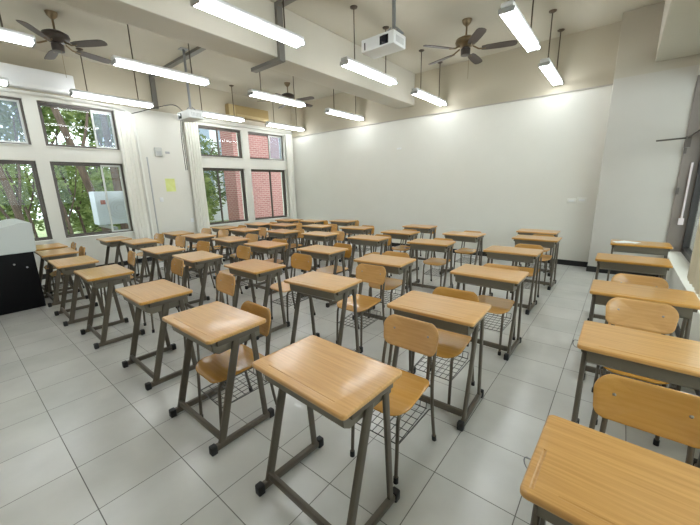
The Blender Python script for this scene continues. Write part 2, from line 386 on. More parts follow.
# ------------------------------------------------------------------ desks
DW, DD, DZ, DT = 0.63, 0.418, 0.745, 0.025
def desk_top_mesh(side_groove=False):
    o = link('desk_board', mesh_from(B(-DW/2, -DD/2, DZ-DT, DW/2, DD/2, DZ), 'desk_board', M['top']))
    bm = bmesh.new(); bm.from_mesh(o.data)
    ve = [e for e in bm.edges if abs(e.verts[0].co.z-e.verts[1].co.z) > 0.01]
    bmesh.ops.bevel(bm, geom=ve, offset=0.022, segments=4, affect='EDGES', profile=0.5)
    he = [e for e in bm.edges if abs(e.verts[0].co.z-e.verts[1].co.z) < 1e-4 and len(e.link_faces) == 2 and
          any(abs(f.normal.z) < 0.5 for f in e.link_faces)]
    bmesh.ops.bevel(bm, geom=he, offset=0.0075, segments=3, affect='EDGES', profile=0.5)
    bm.to_mesh(o.data); bm.free()
    cb = S([(-0.225, -0.165, DZ+0.0022), (0.225, -0.165, DZ+0.0022)], 0.0042, 0.0055, side=(0, 0, 1), n=12)
    if side_groove: S2 = sweep(cb, [(-0.288, -0.185, DZ+0.002), (-0.288, 0.0, DZ+0.002)], 0.006, 0.007, side=(0, 0, 1), n=12)
    c = link('cutter', mesh_from(cb, 'cutter', M['groove']))
    md = o.modifiers.new('b', 'BOOLEAN'); md.operation = 'DIFFERENCE'; md.solver = 'EXACT'; md.object = c
    wm = o.modifiers.new('w', 'WEIGHTED_NORMAL'); wm.weight = 100; wm.keep_sharp = True
    dg = bpy.context.evaluated_depsgraph_get()
    me = bpy.data.meshes.new_from_object(o.evaluated_get(dg)); me.name = 'desk_top'
    bpy.data.objects.remove(o); bpy.data.objects.remove(c)
    return me
def make_desk(label, side_groove=False):
    t = thing('school_desk', label, 'desk')
    link('desk_top', desk_top_mesh(side_groove), t)
    # steel book tray, open towards the sitter
    bm = bmesh.new()
    prof = [(0.17, 0.632), (-0.125, 0.620), (-0.160, 0.642), (-0.172, DZ-DT)]
    X0, X1 = -0.270, 0.270; th = 0.004
    for (ya, za), (yb, zb) in zip(prof, prof[1:]):
        vs = []
        for x in (X0, X1):
            for (y, z) in ((ya, za), (yb, zb)): vs.append((x, y, z))
        d = Vector((0, yb-ya, zb-za)).normalized(); nrm = Vector((0, -d.z, d.y))*th
        P = [Vector(v) for v in (vs[0], vs[1], vs[3], vs[2])]
        a = [bm.verts.new(p) for p in P]; b = [bm.verts.new(p-nrm) for p in P]
        bm.faces.new(a); bm.faces.new(b[::-1])
        for i in range(4): bm.faces.new((a[i], a[(i+1) % 4], b[(i+1) % 4], b[i]))
    for x in (X0, X1-th):
        pts = prof + [(0.17, DZ-DT)]
        a = [bm.verts.new((x, y, z)) for y, z in pts]; b = [bm.verts.new((x+th, y, z)) for y, z in pts]
        bm.faces.new(a); bm.faces.new(b[::-1])
        for i in range(5): bm.faces.new((a[i], a[(i+1) % 5], b[(i+1) % 5], b[i]))
    obj('book_tray', bm, M['tray'], t, angle=25)
    for s in (-1, 1):
        x = 0.283*s
        f = obj('foot_rail', B(x-0.015, -0.235, 0.010, x+0.015, 0.185, 0.052, bev=0.008), M['metal'], t)
        for y0, y1 in ((-0.262, -0.222), (0.172, 0.212)):
            obj('rubber_cap', B(x-0.021, y0, 0.0, x+0.021, y1, 0.058, bev=0.007), M['rubber'], f)
        obj('leg', S([(x, -0.185, 0.030), (x, -0.005, 0.700)], 0.012, 0.025, side=(1, 0, 0), n=12, power=3.5), M['metal'], t)
        obj('leg', S([(x, 0.150, 0.030), (x, 0.105, 0.700)], 0.011, 0.019, side=(1, 0, 0), n=12, power=3), M['metal'], t)
        obj('top_bracket', B(x-0.012 if s > 0 else x-0.014, -0.14, 0.680, x+0.014 if s > 0 else x+0.012, 0.15, 0.7195, bev=0.003), M['metal'], t)
    obj('crossbar', B(-0.272, -0.194, 0.055, 0.272, -0.170, 0.103, bev=0.007), M['metal'], t)
    return t
def add_hook(t):
    pts = [(-0.283, 0.0, 0.69), (-0.315, 0.0, 0.685)] + [(-0.328-0.018*math.sin(a), 0.012*math.sin(a*1.0), 0.662+0.022*math.cos(a)) for a in [i*math.pi/6 for i in range(12)]]
    o = obj('bag_hook', S(pts, 0.0022, n=6), M['steel'], t); return o

# ------------------------------------------------------------------ chairs
def make_chair(label):
    t = thing('school_chair', label, 'chair')
    def seat_shape(x, y):
        k = 1.0 - 0.10*max(0.0, y/0.19)
        return x*k, y
    def seat_warp(u, v, w):
        z = 0.425 + w + 0.30*u*u*0.6 - 0.25*max(0, -v-0.10)**2*6 + 0.35*max(0, v-0.08)**2*4
        return (u, v, z)
    obj('seat', plate(roundrect(0.190, 0.190, 0.045, 0.10, cy=-0.03, f=seat_shape), 0.013, seat_warp), M['ply'], t, angle=50)
    def back_shape(x, z):
        k = 1.0 - 0.07*(1 if z < 0 else 0)*abs(z/0.1)
        z2 = z - (0.016*(x/0.19)**2 if z > 0 else 0)
        return x*k, z2
    def back_warp(u, v, w):
        return (u, 0.222 + w - 0.9*u*u + 0.22*v, 0.680 + v)
    b = obj('backrest', plate(roundrect(0.190, 0.100, 0.060, 0.050, f=back_shape), 0.013, back_warp), M['ply'], t, angle=50)
    for x in (-0.118, 0.118):
        y = 0.222-0.0065-0.9*x*x+0.004
        bm = bmesh.new(); lathe(bm, [(0.0005, 0.004), (0.005, 0.003), (0.008, 0.0), (0.008, -0.002)], n=10)
        bmesh.ops.rotate(bm, verts=bm.verts, matrix=Matrix.Rotation(math.radians(90), 3, 'X'))
        bmesh.ops.translate(bm, verts=bm.verts, vec=(x, y-0.001, 0.69))
        obj('screw', bm, M['screw'], b)
    r = 0.0105
    for s in (-1, 1):
        p = smoothpath([(0.152*s, -0.212, 0.012), (0.150*s, -0.195, 0.30), (0.148*s, -0.185, 0.375), (0.146*s, -0.150, 0.402), (0.145*s, -0.05, 0.405), (0.145*s, 0.10, 0.408)], 4)
        l = obj('leg', S(p, r, n=10), M['metal'], t)
        obj('rubber_cap', S([(0.152*s, -0.2125, 0.0), (0.152*s, -0.211, 0.035)], 0.0145, n=12), M['rubber'], l)
        p = smoothpath([(0.182*s, 0.205, 0.012), (0.180*s, 0.175, 0.18), (0.178*s, 0.160, 0.34), (0.176*s, 0.162, 0.46), (0.170*s, 0.195, 0.62), (0.166*s, 0.213, 0.70)], 4)
        l = obj('leg', S(p, r, n=10), M['metal'], t)
        obj('rubber_cap', S([(0.182*s, 0.2055, 0.0), (0.182*s, 0.2, 0.035)], 0.0145, n=12), M['rubber'], l)
        p = smoothpath([(0.145*s, 0.10, 0.408), (0.142*s, 0.15, 0.412), (0.138*s, 0.178, 0.45), (0.134*s, 0.195, 0.56), (0.130*s, 0.218, 0.70)], 4)
        obj('back_post', S(p, r, n=10), M['metal'], t)
    bm = S([(-0.178, 0.162, 0.40), (0.178, 0.162, 0.40)], 0.008, n=8)
    sweep(bm, [(-0.148, -0.12, 0.403), (0.148, -0.12, 0.403)], 0.008, n=8)
    obj('seat_rail', bm, M['metal'], t)
    # wire basket under the seat
    bm = bmesh.new(); w = 0.0024
    z0, z1 = 0.225, 0.245
    def zb(y): return z0 + (z1-z0)*(y+0.19)/0.34
    for i in range(8):
        x = -0.145+0.29*i/7
        pth = [(x, -0.19, zb(-0.19)), (x, 0.15, zb(0.15))]
        if i in (0, 1, 3, 4, 6, 7): pth += [(x, 0.158, zb(0.15)+0.05)]
        sweep(bm, pth, w, n=5)
    for i in range(7):
        y = -0.19+0.34*i/6
        sweep(bm, [(-0.150, y, zb(y)), (0.150, y, zb(y))], w if 0 < i < 6 else 0.0036, n=5)
    sweep(bm, [(-0.145, 0.158, z1+0.05), (0.145, 0.158, z1+0.05)], w, n=5)
    for s in (-1, 1):
        sweep(bm, [(0.151*s, -0.20, z0+0.005), (0.150*s, -0.19, z0), (0.165*s, 0.15, z1), (0.178*s, 0.166, z1)], 0.0036, n=5)
    obj('wire_basket', bm, M['wire'], t)
    return t

# (column, row): x, y, rotation of the desk in degrees; x, y, rotation of its chair
ROWS = {
 'a': [(1,-3.78,0.80,0,-3.62,0.90,-4), (2,-2.93,0.77,-1,-2.90,0.86,-3), (3,-1.83,0.74,-1.5,-1.72,1.16,-6), (4,-0.78,0.79,-1.4,-0.58,1.29,-4), (5,0.46,0.83,-0.9,0.61,1.23,-4), (6,1.53,0.80,-0.2,1.61,0.87,-3), (7,2.56,0.80,-2.4,2.65,1.28,0)],
 'b': [(1,-3.78,1.75,-0.9,-3.45,2.22,5), (2,-2.99,1.92,-1.4,-2.68,2.28,0), (3,-1.73,1.79,-1,-1.67,2.20,3), (4,-0.74,1.83,-3.1,-0.68,2.29,-3), (5,0.41,1.92,-0.8,0.52,2.34,0), (6,1.49,1.91,2.6,1.60,2.34,2), (7,2.64,1.91,1.6,2.64,2.02,0)],
 'c': [(1,-3.52,2.81,-3,-3.45,3.20,4), (2,-2.72,2.85,-2.6,-2.85,3.25,2), (3,-1.74,2.94,-3.4,-1.72,3.16,0), (4,-0.72,2.93,-0.8,-0.74,3.02,2), (5,0.36,3.09,0.8,0.44,3.22,-4), (6,1.48,2.98,3.1,1.46,3.09,3), (7,2.65,3.05,-1.2,2.70,3.07,0)],
 'd': [(1,-3.57,3.90,-2.8,-3.50,4.12,0), (2,-2.72,3.88,-3,-2.68,4.09,-3), (3,-1.74,4.12,-3,-1.70,4.32,2), (4,-0.80,4.24,0.1,-0.72,4.46,0), (5,0.30,4.30,1.4,0.34,4.48,3), (6,1.39,4.42,3.5,1.42,4.60,2), (7,2.56,4.35,-0.6,2.65,4.68,2)],
 'e': [(1,-3.49,4.78,-3,-3.40,4.99,0), (2,-2.71,4.95,-2.6,-2.66,5.15,2), (3,-1.77,5.15,1.4,-1.70,5.37,0), (4,-0.76,5.32,3,-0.74,5.51,3), (5,0.40,5.17,-1.7,0.38,5.35,-2), (6,1.49,5.50,-3.5,1.50,5.69,-2), (7,2.61,5.59,-1.4,2.64,5.77,0)],
 'f': [(1,-3.56,5.81,-2.2,-3.52,6.01,0), (2,-2.74,5.93,-1.9,-2.70,6.13,0), (3,-1.99,6.32,-0.8,-1.95,6.53,0), (5,0.30,6.15,-0.4,0.32,6.34,0), (7,2.48,6.44,-1.6,2.50,6.62,0)],
}
WALLCOL = [('g1',3.77,0.85,-1.6,3.77,1.24,0), ('g2',3.80,1.97,0.0,3.77,2.48,0), ('g3',3.78,3.08,0.2,3.78,3.30,0), ('g4',3.74,4.46,0.1,3.80,4.72,0), ('g5',3.84,5.72,0.5,3.86,6.02,0)]
rown = {'a': 'front row nearest the black lectern', 'b': 'second row from the front', 'c': 'third row from the front',
        'd': 'fourth row from the front', 'e': 'fifth row, next to last before the back wall', 'f': 'last row before the back wall'}
coln = {1: 'leftmost', 2: 'second from left', 3: 'third from left', 4: 'middle', 5: 'fifth from left', 6: 'sixth from left', 7: 'rightmost'}
rows = {'a': 'the front row', 'b': 'the second row', 'c': 'the third row', 'd': 'the fourth row', 'e': 'the fifth row', 'f': 'the last row at the back wall'}
SPECIAL_D = {'a1': 'wood-topped desk mostly hidden behind the black lectern, leftmost in the front row',
 'a2': 'wood-topped desk beside the black lectern corner, second in the front row',
 'a6': 'glossy wood-topped desk with its chair pushed right underneath, front row',
 'a7': 'wood-topped desk standing closest to the camera in the middle of the room',
 'b1': 'wood-topped desk against the wall right below the left window bay',
 'b7': 'wood-topped desk just behind and right of the closest middle desk',
 'f1': 'small distant desk in the far left corner by the brick-view window',
 'f7': 'small distant desk at the white back wall, behind the right-hand end column'}
FROW = {1: 'leftmost of', 2: 'second from left of', 3: 'third from left of', 5: 'second from right of', 7: 'rightmost of'}
DG, CG = 'school desks set out in rows', 'plywood school chairs at the desks'
desk0 = make_desk(''); chair0 = make_chair('')
first = True
for r, lst in ROWS.items():
    for c, x, y, a, cx_, cy_, ca in lst:
        kd = '%s%d' % (r, c)
        where = ('%s the last row at the back wall' % FROW[c]) if r == 'f' else '%s of seven in %s' % (coln[c], rows[r])
        dl = SPECIAL_D.get(kd, 'wood-topped school desk, ' + where)
        cl = {'a7': 'plywood chair pulled out behind the desk closest to the camera in mid room',
              'a6': 'plywood chair tucked deep under the glossy front-row desk, its shiny seat beneath the top',
              'a1': 'plywood chair behind the leftmost front desk, hidden mostly by the black lectern',
              'b1': 'small plywood chair at the desk under the left window sill'}.get(kd, 'plywood chair of the desk, ' + where)
        if first:
            desk0.location = (x, y, 0); desk0.rotation_euler = (0, 0, math.radians(a)); desk0['label'] = dl; desk0['group'] = DG
            chair0.location = (cx_, cy_, 0); chair0.rotation_euler = (0, 0, math.radians(ca)); chair0['label'] = cl; chair0['group'] = CG
            first = False
        else:
            dup(desk0, (x, y, 0), math.radians(a), dl, DG); q = dup(chair0, (cx_, cy_, 0), math.radians(ca), cl, CG)
            if r in 'def': q.scale = (0.97, 0.97, 0.93 if r == 'f' else 0.96)
GL = {'g1': ('large wood-topped desk cut by the lower right picture corner, nearest the camera', 'chair with large screw-dotted plywood back behind the nearest right-hand desk'),
      'g2': ('wood-topped desk second from the camera along the right wall', 'plywood chair between the second and third desks along the right wall'),
      'g3': ('orange wood-topped desk, third from the camera along the right wall', 'plywood chair behind the third desk along the right wall'),
      'g4': ('wood-topped desk fourth from the camera along the right wall', 'plywood chair behind the fourth desk along the right wall, mostly hidden'),
      'g5': ('wood-topped desk with white papers on it at the right window jamb', 'plywood chair hidden behind the paper-strewn desk at the right window jamb')}
deskg = make_desk(GL['g1'][0], True); add_hook(deskg)
for i, (k, x, y, a, cx_, cy_, ca) in enumerate(WALLCOL):
    if i == 0:
        deskg.location = (x, y, 0); deskg.rotation_euler = (0, 0, math.radians(a)); deskg['group'] = DG
    else:
        d = dup(desk0, (x, y, 0), math.radians(a), GL[k][0], DG)
        if k == 'g2': add_hook(d)
    if k in ('g1', 'g2', 'g3'): dup(chair0, (cx_, cy_, 0), math.radians(ca), GL[k][1], CG)
for i, (x, y, a) in enumerate([(3.66, 5.70, 0.3), (3.73, 5.74, -0.5)]):
    o = link('paper_sheet', mesh_from(B(-0.105, -0.07, 0, 0.105, 0.07, 0.0012+0.0), 'paper_sheet', M['paper'], smooth=False), None, (x, y, DZ+0.0006+0.0016*i), a)
    tag(o, ['white paper sheet lying underneath on the desk by the right window jamb', 'white paper sheet lying crooked on top of the other one, right window desk'][i], 'paper', 'papers on the right-hand desk')

# ------------------------------------------------------------------ lectern
t = thing('lectern', 'black teacher lectern cabinet with light grey sloping top, left edge', 'lectern', (0, 0, 0))
obj('cabinet', B(-4.05, -0.75, 0.0, -2.76, 0.50, 0.81, bev=0.01), M['black'], t)
bm = bmesh.new(); pts = [(-0.75, 0.81), (0.53, 0.81), (0.545, 1.21), (0.44, 1.215), (-0.75, 0.90)]
a = [bm.verts.new((-4.08, y, z)) for y, z in pts]; b = [bm.verts.new((-2.715, y, z)) for y, z in pts]
bm.faces.new(a); bm.faces.new(b[::-1])
for i in range(5): bm.faces.new((a[i], a[(i+1) % 5], b[(i+1) % 5], b[i]))
bmesh.ops.bevel(bm, geom=list(bm.edges), offset=0.012, segments=2, affect='EDGES')
obj('sloping_lid', bm, mat('pale_grey_laminate', (0.60, 0.64, 0.62), 0.4), t)
bm = bmesh.new(); lathe(bm, [(0.012, 0), (0.012, 0.008), (0.007, 0.010)], n=12)
bmesh.ops.rotate(bm, verts=bm.verts, matrix=Matrix.Rotation(math.radians(90), 3, 'Y'))
lock = bm.copy(); bmesh.ops.translate(bm, verts=bm.verts, vec=(-2.76, 0.28, 0.66)); obj('lock', bm, M['steel'], t)
bmesh.ops.translate(lock, verts=lock.verts, vec=(-2.76, 0.40, 0.60)); obj('lock', lock, M['steel'], t)

# ------------------------------------------------------------------ hanging fluorescent lights
def make_light():
    t = thing('fluorescent_light', '', 'ceiling light')
    L = 1.36; h = L/2
    obj('housing', B(-0.065, -h, 0.030, 0.065, h, 0.085, bev=0.02), M['fixture'], t)
    for s in (-1, 1):
        obj('lamp_tube', S([(0.058*s, -h+0.035, 0.0), (0.058*s, h-0.035, 0.0)], 0.0175, n=12), M['tube'], t)
        bm = B(-0.082, s*(h-0.018)-0.012, -0.018, 0.078, s*(h-0.018)+0.012, 0.030, bev=0.006)
        obj('end_socket', bm, M['grey'], t)
    for y in (-0.42, 0.42):
        r = obj('hanging_rod', S([(0, y, 0.07), (0, y, H-3.31-0.005)], 0.0085, n=8), M['rod'], t)
        bm = bmesh.new(); lathe(bm, [(0.012, -0.03), (0.05, -0.014), (0.055, 0.0)], (0, y, H-3.31), n=16)
        obj('ceiling_cup', bm, M['rod'], r)
    return t
LX = [-4.27, -2.02, 0.25, 2.42]; LY = [0.18, 2.31, 4.48, 6.57]
xn = ['leftmost line beside the window wall', 'second line from the window wall', 'third line from the window wall', 'line at far right']
yn = ['nearest', 'second', 'third', 'farthest']
L0 = make_light(); k = 0
for i, x in enumerate(LX):
    for j, y in enumerate(LY):
        if j == 0 and i > 1: continue
        if i == 3 and j == 1: continue
        lab = 'hanging twin-tube light, %s of the %s' % (yn[j], xn[i]); loc = (x, y, 3.31)
        if k == 0: L0.location = loc; L0['label'] = lab; L0['group'] = 'hanging fluorescent lights'
        else: dup(L0, loc, 0, lab, 'hanging fluorescent lights')
        k += 1
for x, y, lab in ((0.25, 0.18, 'hanging twin-tube light overhead, above and left of the camera'), (2.42, 2.34, 'hanging twin-tube light of the rightmost line, just above the picture edge'), (2.42, 0.18, 'hanging twin-tube light of the rightmost line, above the camera')):
    dup(L0, (x, y, 3.31), 0, lab, 'hanging fluorescent lights')

# ------------------------------------------------------------------ ceiling fans
def fan(loc, phase, label, motor='fan'):
    t = thing('ceiling_fan', label, 'ceiling fan', loc, 0, 'ceiling fans')
    bm = bmesh.new(); lathe(bm, [(0.02, -0.09), (0.06, -0.05), (0.075, -0.01), (0.075, 0.0)], (0, 0, 0)); obj('canopy', bm, M['brass'], t)
    obj('downrod', S([(0, 0, -0.05), (0, 0, -0.24)], 0.014, n=12), M['brass'], t)
    bm = bmesh.new(); lathe(bm, [(0.03, -0.39), (0.09, -0.38), (0.15, -0.345), (0.165, -0.31), (0.155, -0.275), (0.10, -0.245), (0.03, -0.225)]); obj('motor', bm, M[motor], t)
    bm = bmesh.new(); lathe(bm, [(0.05, -0.385), (0.055, -0.40), (0.075, -0.41), (0.072, -0.50), (0.04, -0.505)], n=20); obj('switch_housing', bm, M['fan'], t)
    obj('pull_chain', S([(0.05, 0.02, -0.50), (0.05, 0.02, -0.85)], 0.0025, n=5), M['brass'], t)
    for k in range(5):
        a = math.radians(phase+72*k); R = Matrix.Rotation(a, 3, 'Z')
        ol = []
        for u, w in ((0.24, 0.045), (0.32, 0.062), (0.5, 0.070), (0.68, 0.068), (0.73, 0.055), (0.75, 0.02)): ol.append((u, w))
        ol2 = ol + [(u, -w) for u, w in reversed(ol)]
        bm = bmesh.new(); tilt = 0.2
        up = [bm.verts.new(R @ Vector((u, w, -0.425-w*tilt+0.004))) for u, w in ol2]
        dn = [bm.verts.new(R @ Vector((u, w, -0.425-w*tilt-0.004))) for u, w in ol2]
        bm.faces.new(up); bm.faces.new(dn[::-1]); n = len(up)
        for i in range(n): bm.faces.new((up[i], up[(i+1) % n], dn[(i+1) % n], dn[i]))
        b = obj('blade', bm, M['fanblade'], t, smooth=False)
        bm = S([R @ Vector((0.11, 0, -0.38)), R @ Vector((0.2, 0.02, -0.425)), R @ Vector((0.30, 0, -0.432))], 0.012, 0.006, side=(0, 0, 1), n=8)
        obj('blade_arm', bm, M['brass'], b)
    return t
fan((-3.04, 1.30, H), 34, 'dark ceiling fan at upper left, above the window side front desks')
fan((1.34, 5.55, H), 20, 'brown ceiling fan in the right half, between the projector and right lights', 'brass')
fan((-3.13, 5.71, H), 12, 'small distant ceiling fan near the yellowed wall unit')

# ------------------------------------------------------------------ projectors
def projector(loc, label, pole_label, lens_x, px=0.0):
    t = thing('projector', label, 'projector', loc, 0, 'ceiling projectors')
    w, d, h = 0.235, 0.14, 0.145
    obj('case', B(-w, -d, 0, w, d, h, bev=0.012), M['offwhite'], t)
    bm = bmesh.new(); lathe(bm, [(0.030, -0.035), (0.045, -0.03), (0.045, 0.02), (0.036, 0.022)], n=20)
    bmesh.ops.rotate(bm, verts=bm.verts, matrix=Matrix.Rotation(math.radians(90), 3, 'X'))
    bmesh.ops.translate(bm, verts=bm.verts, vec=(lens_x, -d+0.012, 0.07)); obj('lens', bm, M['lens'], t)
    obj('lens_recess', B(lens_x-0.06, -d-0.003, 0.02, lens_x+0.06, -d+0.01, 0.115, bev=0.003), M['black'], t)
    obj('sensor_strip', B(-w+0.05, -d-0.002, 0.02, -w+0.065, -d+0.005, 0.10), M['black'], t, smooth=False)
    bm = bmesh.new()
    for k in range(7): box(bm, w-0.002, -0.09+k*0.026, 0.03, w+0.0015, -0.078+k*0.026, 0.10)
    obj('vent', bm, M['grey'], t, smooth=False)
    m_ = thing('projector_mount', pole_label, 'projector mount', (loc[0]+px, loc[1], loc[2]+h), 0, 'projector ceiling mounts')
    bm = B(-0.10, -0.07, 0.002, 0.10, 0.07, 0.012)
    for sx in (-1, 1):
        for sy in (-1, 1): sweep(bm, [(0.09*sx, 0.06*sy, 0.01), (0.025*sx, 0.02*sy, 0.075)], 0.008, n=6)
    obj('bracket', bm, M['steel'], m_)
    obj('pole', S([(0, 0, 0.06), (0, 0, H-loc[2]-h-0.005)], 0.022, n=14), M['steel'], m_)
    obj('ceiling_plate', B(-0.07, -0.07, H-loc[2]-h-0.008, 0.07, 0.07, H-loc[2]-h), M['steel'], m_)
    return t
projector((1.07, 3.58, 3.20), 'white projector with dark lens hanging near the picture top centre', 'steel ceiling pole and bracket carrying the nearer white projector', 0.10, 0.15)
projector((-3.00, 3.12, 2.90), 'small distant white projector hanging before the pier between window bays', 'steel ceiling pole and bracket carrying the distant left projector', -0.12, 0.04)
for i, x in enumerate((-3.16, -3.10)):
    o = obj('projector_cable', S(smoothpath([(x, 3.0, 2.90), (x-0.01, 2.98, 2.6), (x+0.01+0.02*i, 2.97, 2.2-0.06*i), (x+0.02, 2.97, 1.98)], 4), 0.007, n=6), M['cable'])
    tag(o, ['left one of two dark cables dangling under the distant projector', 'right one of two dark cables dangling under the distant projector'][i], 'cable', 'cables under the distant projector')

# ------------------------------------------------------------------ trunking, pipes, cables
bm = B(-4.848, 3.23, H-0.05, -0.98, 3.33, H-0.001); box(bm, -4.848, 3.23, 3.40, -4.80, 3.33, H-0.05)
box(bm, -0.50, 3.23, 3.37, -0.45, 3.33, H-0.001); box(bm, -1.15, 3.23, 3.37, -0.50, 3.33, 3.42); box(bm, -0.45, 3.23, H-0.05, 1.0, 3.33, H-0.001)
tag(obj('cable_trunking', bm, M['trunk_g'], smooth=False), 'grey cable trunking stepping over the ceiling and around the long beam', 'trunking')
p = smoothpath([(-4.80, -2.0, 3.335), (-4.80, 0.0, 3.335), (-4.80, 1.8, 3.335), (-4.80, 2.5, 3.30), (-4.80, 2.72, 3.20), (-4.80, 2.78, 3.0), (-4.80, 2.79, 2.0), (-4.80, 2.80, 0.1)], 5)
tag(obj('wall_pipe', S(p, 0.028, n=10), M['frame_white']), 'white pipe running above the left windows and bending down the wall', 'pipe')
tag(obj('wall_cable', S(smoothpath([(-4.82, 2.74, 3.22), (-4.82, 2.95, 3.30), (-4.5, 3.05, 3.32), (-3.6, 3.1, 3.26), (-3.2, 3.12, 3.05)], 5), 0.009, n=6), M['cable']), 'black cable slung from the left wall to the distant projector', 'cable')
tag(obj('wall_cable', S([(-4.835, 0.85, 3.43), (-4.835, 1.95, 3.43), (-4.835, 2.4, 3.42)], 0.009, n=6), M['cable']), 'thin dark cable running straight along the wall under the white air conditioner', 'cable')
tag(obj('cable_duct', B(-4.85, 2.93, 0.2, -4.83, 2.95, 2.35), M['grey'], smooth=False), 'thin grey vertical cable duct right of the white pipe', 'duct')
# air conditioners
t = thing('air_conditioner', 'long white wall air conditioner above the near left windows', 'air conditioner', (0, 0, 0))
obj('casing', B(-4.848, -0.1, 3.40, -4.66, 1.82, 3.73, bev=0.02), M['offwhite'], t)
obj('louvre', B(-4.665, -0.05, 3.42, -4.652, 1.77, 3.46, bev=0.002), M['white'], t)
obj('indicator', B(-4.662, 1.05, 3.62, -4.655, 1.10, 3.64), M['white'], t)
t = thing('air_conditioner', 'yellowed beige wall air conditioner above the far left windows', 'air conditioner', (0, 0, 0))
obj('casing', B(-4.848, 5.02, 3.48, -4.68, 6.30, 3.78, bev=0.015), M['yellowed'], t)
obj('side_cover', B(-4.684, 5.03, 3.49, -4.672, 5.22, 3.77, bev=0.004), M['yellowpale'], t)
obj('louvre', B(-4.684, 5.25, 3.49, -4.670, 6.28, 3.56, bev=0.003), M['yellowpale'], t)
# wall fittings
def plateobj(name, loc, sx, sy, sz, material, label, cat, group=None, kids=()):
    o = link(name, mesh_from(B(-sx/2, -sy/2, -sz/2, sx/2, sy/2, sz/2, bev=min(sx, sy, sz)*0.25), name, material), None, loc)
    tag(o, label, cat, group)
    for nm, bx, mt in kids: obj(nm, B(*bx, bev=0.0015), mt, o)
    return o
plateobj('wall_switch', (2.84, YB-0.008, 1.235), 0.14, 0.014, 0.09, M['frame_white'], 'left switch plate on the white back wall', 'switch', 'switch plates on the back wall', [('rocker', (-0.045, -0.011, -0.02, 0.045, -0.005, 0.02), M['white'])])
plateobj('wall_switch', (3.00, YB-0.008, 1.25), 0.15, 0.014, 0.09, M['frame_white'], 'right switch plate on the white back wall', 'switch', 'switch plates on the back wall', [('rocker', (-0.045, -0.011, -0.02, 0.045, -0.005, 0.02), M['white'])])
o = plateobj('wall_hook', (-0.90, YB-0.02, 2.49), 0.12, 0.03, 0.035, M['offwhite'], 'small pale hook plate high on the back wall', 'hook')
plateobj('speaker_box', (XL+0.03, 3.19, 2.47), 0.06, 0.16, 0.20, M['alu'], 'small grey box on the wall between the left window bays', 'wall box', None, [('grille', (0.025, -0.05, -0.07, 0.034, 0.05, 0.02), M['grey'])])
plateobj('wall_label', (XL+0.004, 3.40, 2.47), 0.008, 0.10, 0.05, M['grey'], 'small grey plate right of the wall box between window bays', 'plate')
o = link('paper_notice', mesh_from(B(0, -0.11, -0.15, 0.002, 0.11, 0.15), 'paper_notice', M['note'], smooth=False), None, (XL+0.001, 3.37, 1.73)); tag(o, 'pale yellow-green paper notice taped to the wall between window bays', 'notice')
plateobj('wall_socket', (XL+0.006, 3.12, 1.40), 0.012, 0.08, 0.10, M['offwhite'], 'small socket on the pier wall below the yellow notice', 'socket', 'sockets on the window pier')
plateobj('wall_socket', (XL+0.006, 3.78, 0.86), 0.012, 0.08, 0.10, M['offwhite'], 'small socket low on the pier wall beside the right-hand curtain', 'socket', 'sockets on the window pier')
# curtain stay on the right jamb
bm = S([(3.86, 6.60, 2.14), (4.19, 6.60, 2.15)], 0.012, n=8); sweep(bm, [(4.19, 6.60, 2.15), (4.30, 6.2, 2.24)], 0.012, n=8)
box(bm, 4.17, 6.57, 2.02, 4.23, 6.64, 2.17)
tag(obj('window_stay', bm, M['brown']), 'thin dark metal stay sticking out from the right window', 'window stay')

# ------------------------------------------------------------------ curtains
def curtain(x, y0, y1, z0, z1, amp, waves, material, label, seed=0):
    rnd = random.Random(seed); N = 60; bm = bmesh.new(); cols = []
    for i in range(N+1):
        f = i/N; y = y0+(y1-y0)*f
        col = []
        for j in range(9):
            g = j/8; z = z0+(z1-z0)*g
            ph = 2*math.pi*waves*f
            xx = x + amp*math.sin(ph+0.4*math.sin(3*g+seed)) + 0.3*amp*math.sin(2.3*ph+seed+g)
            yc = (y0+y1)/2
            yy = yc+(y-yc)*(1-0.10*math.sin(math.pi*g*0.8))
            col.append((bm.verts.new((xx, yy, z)), bm.verts.new((xx+0.004, yy, z))))
        cols.append(col)
    for a, b in zip(cols, cols[1:]):
        for j in range(8):
            bm.faces.new((a[j][0], b[j][0], b[j+1][0], a[j+1][0])); bm.faces.new((a[j][1], a[j+1][1], b[j+1][1], b[j][1]))
        bm.faces.new((a[0][0], a[0][1], b[0][1], b[0][0])); bm.faces.new((a[8][0], b[8][0], b[8][1], a[8][1]))
    for c in (cols[0], cols[-1]):
        for j in range(8): bm.faces.new((c[j][0], c[j+1][0], c[j+1][1], c[j][1]))
    return tag(obj('curtain', bm, material, angle=80), label, 'curtain', 'bunched curtains')
curtain(XL+0.07, 2.42, 2.76, 0.45, 3.24, 0.011, 3, M['curtain'], 'cream curtain bunched at the right side of the near window bay', 1)
curtain(XL+0.07, 3.84, 4.20, 0.45, 3.22, 0.012, 5, M['curtain'], 'cream curtain bunched at the left side of the far window bay', 2)
curtain(XL+0.08, 6.96, 7.24, 0.45, 3.22, 0.015, 5, M['curtain'], 'cream curtain bunched in the back left corner', 3)
curtain(XR-0.04, 3.3, 4.08, 0.68, 3.0, 0.025, 7, M['curtain_y'], 'ivory curtain hanging at the right wall window', 4)
tag(obj('curtain_rail', S([(XL+0.07, 3.8, 3.27), (XL+0.07, 7.25, 3.27)], 0.014, n=8), M['frame_white']), 'white curtain rail above the far left window bay', 'curtain rail')

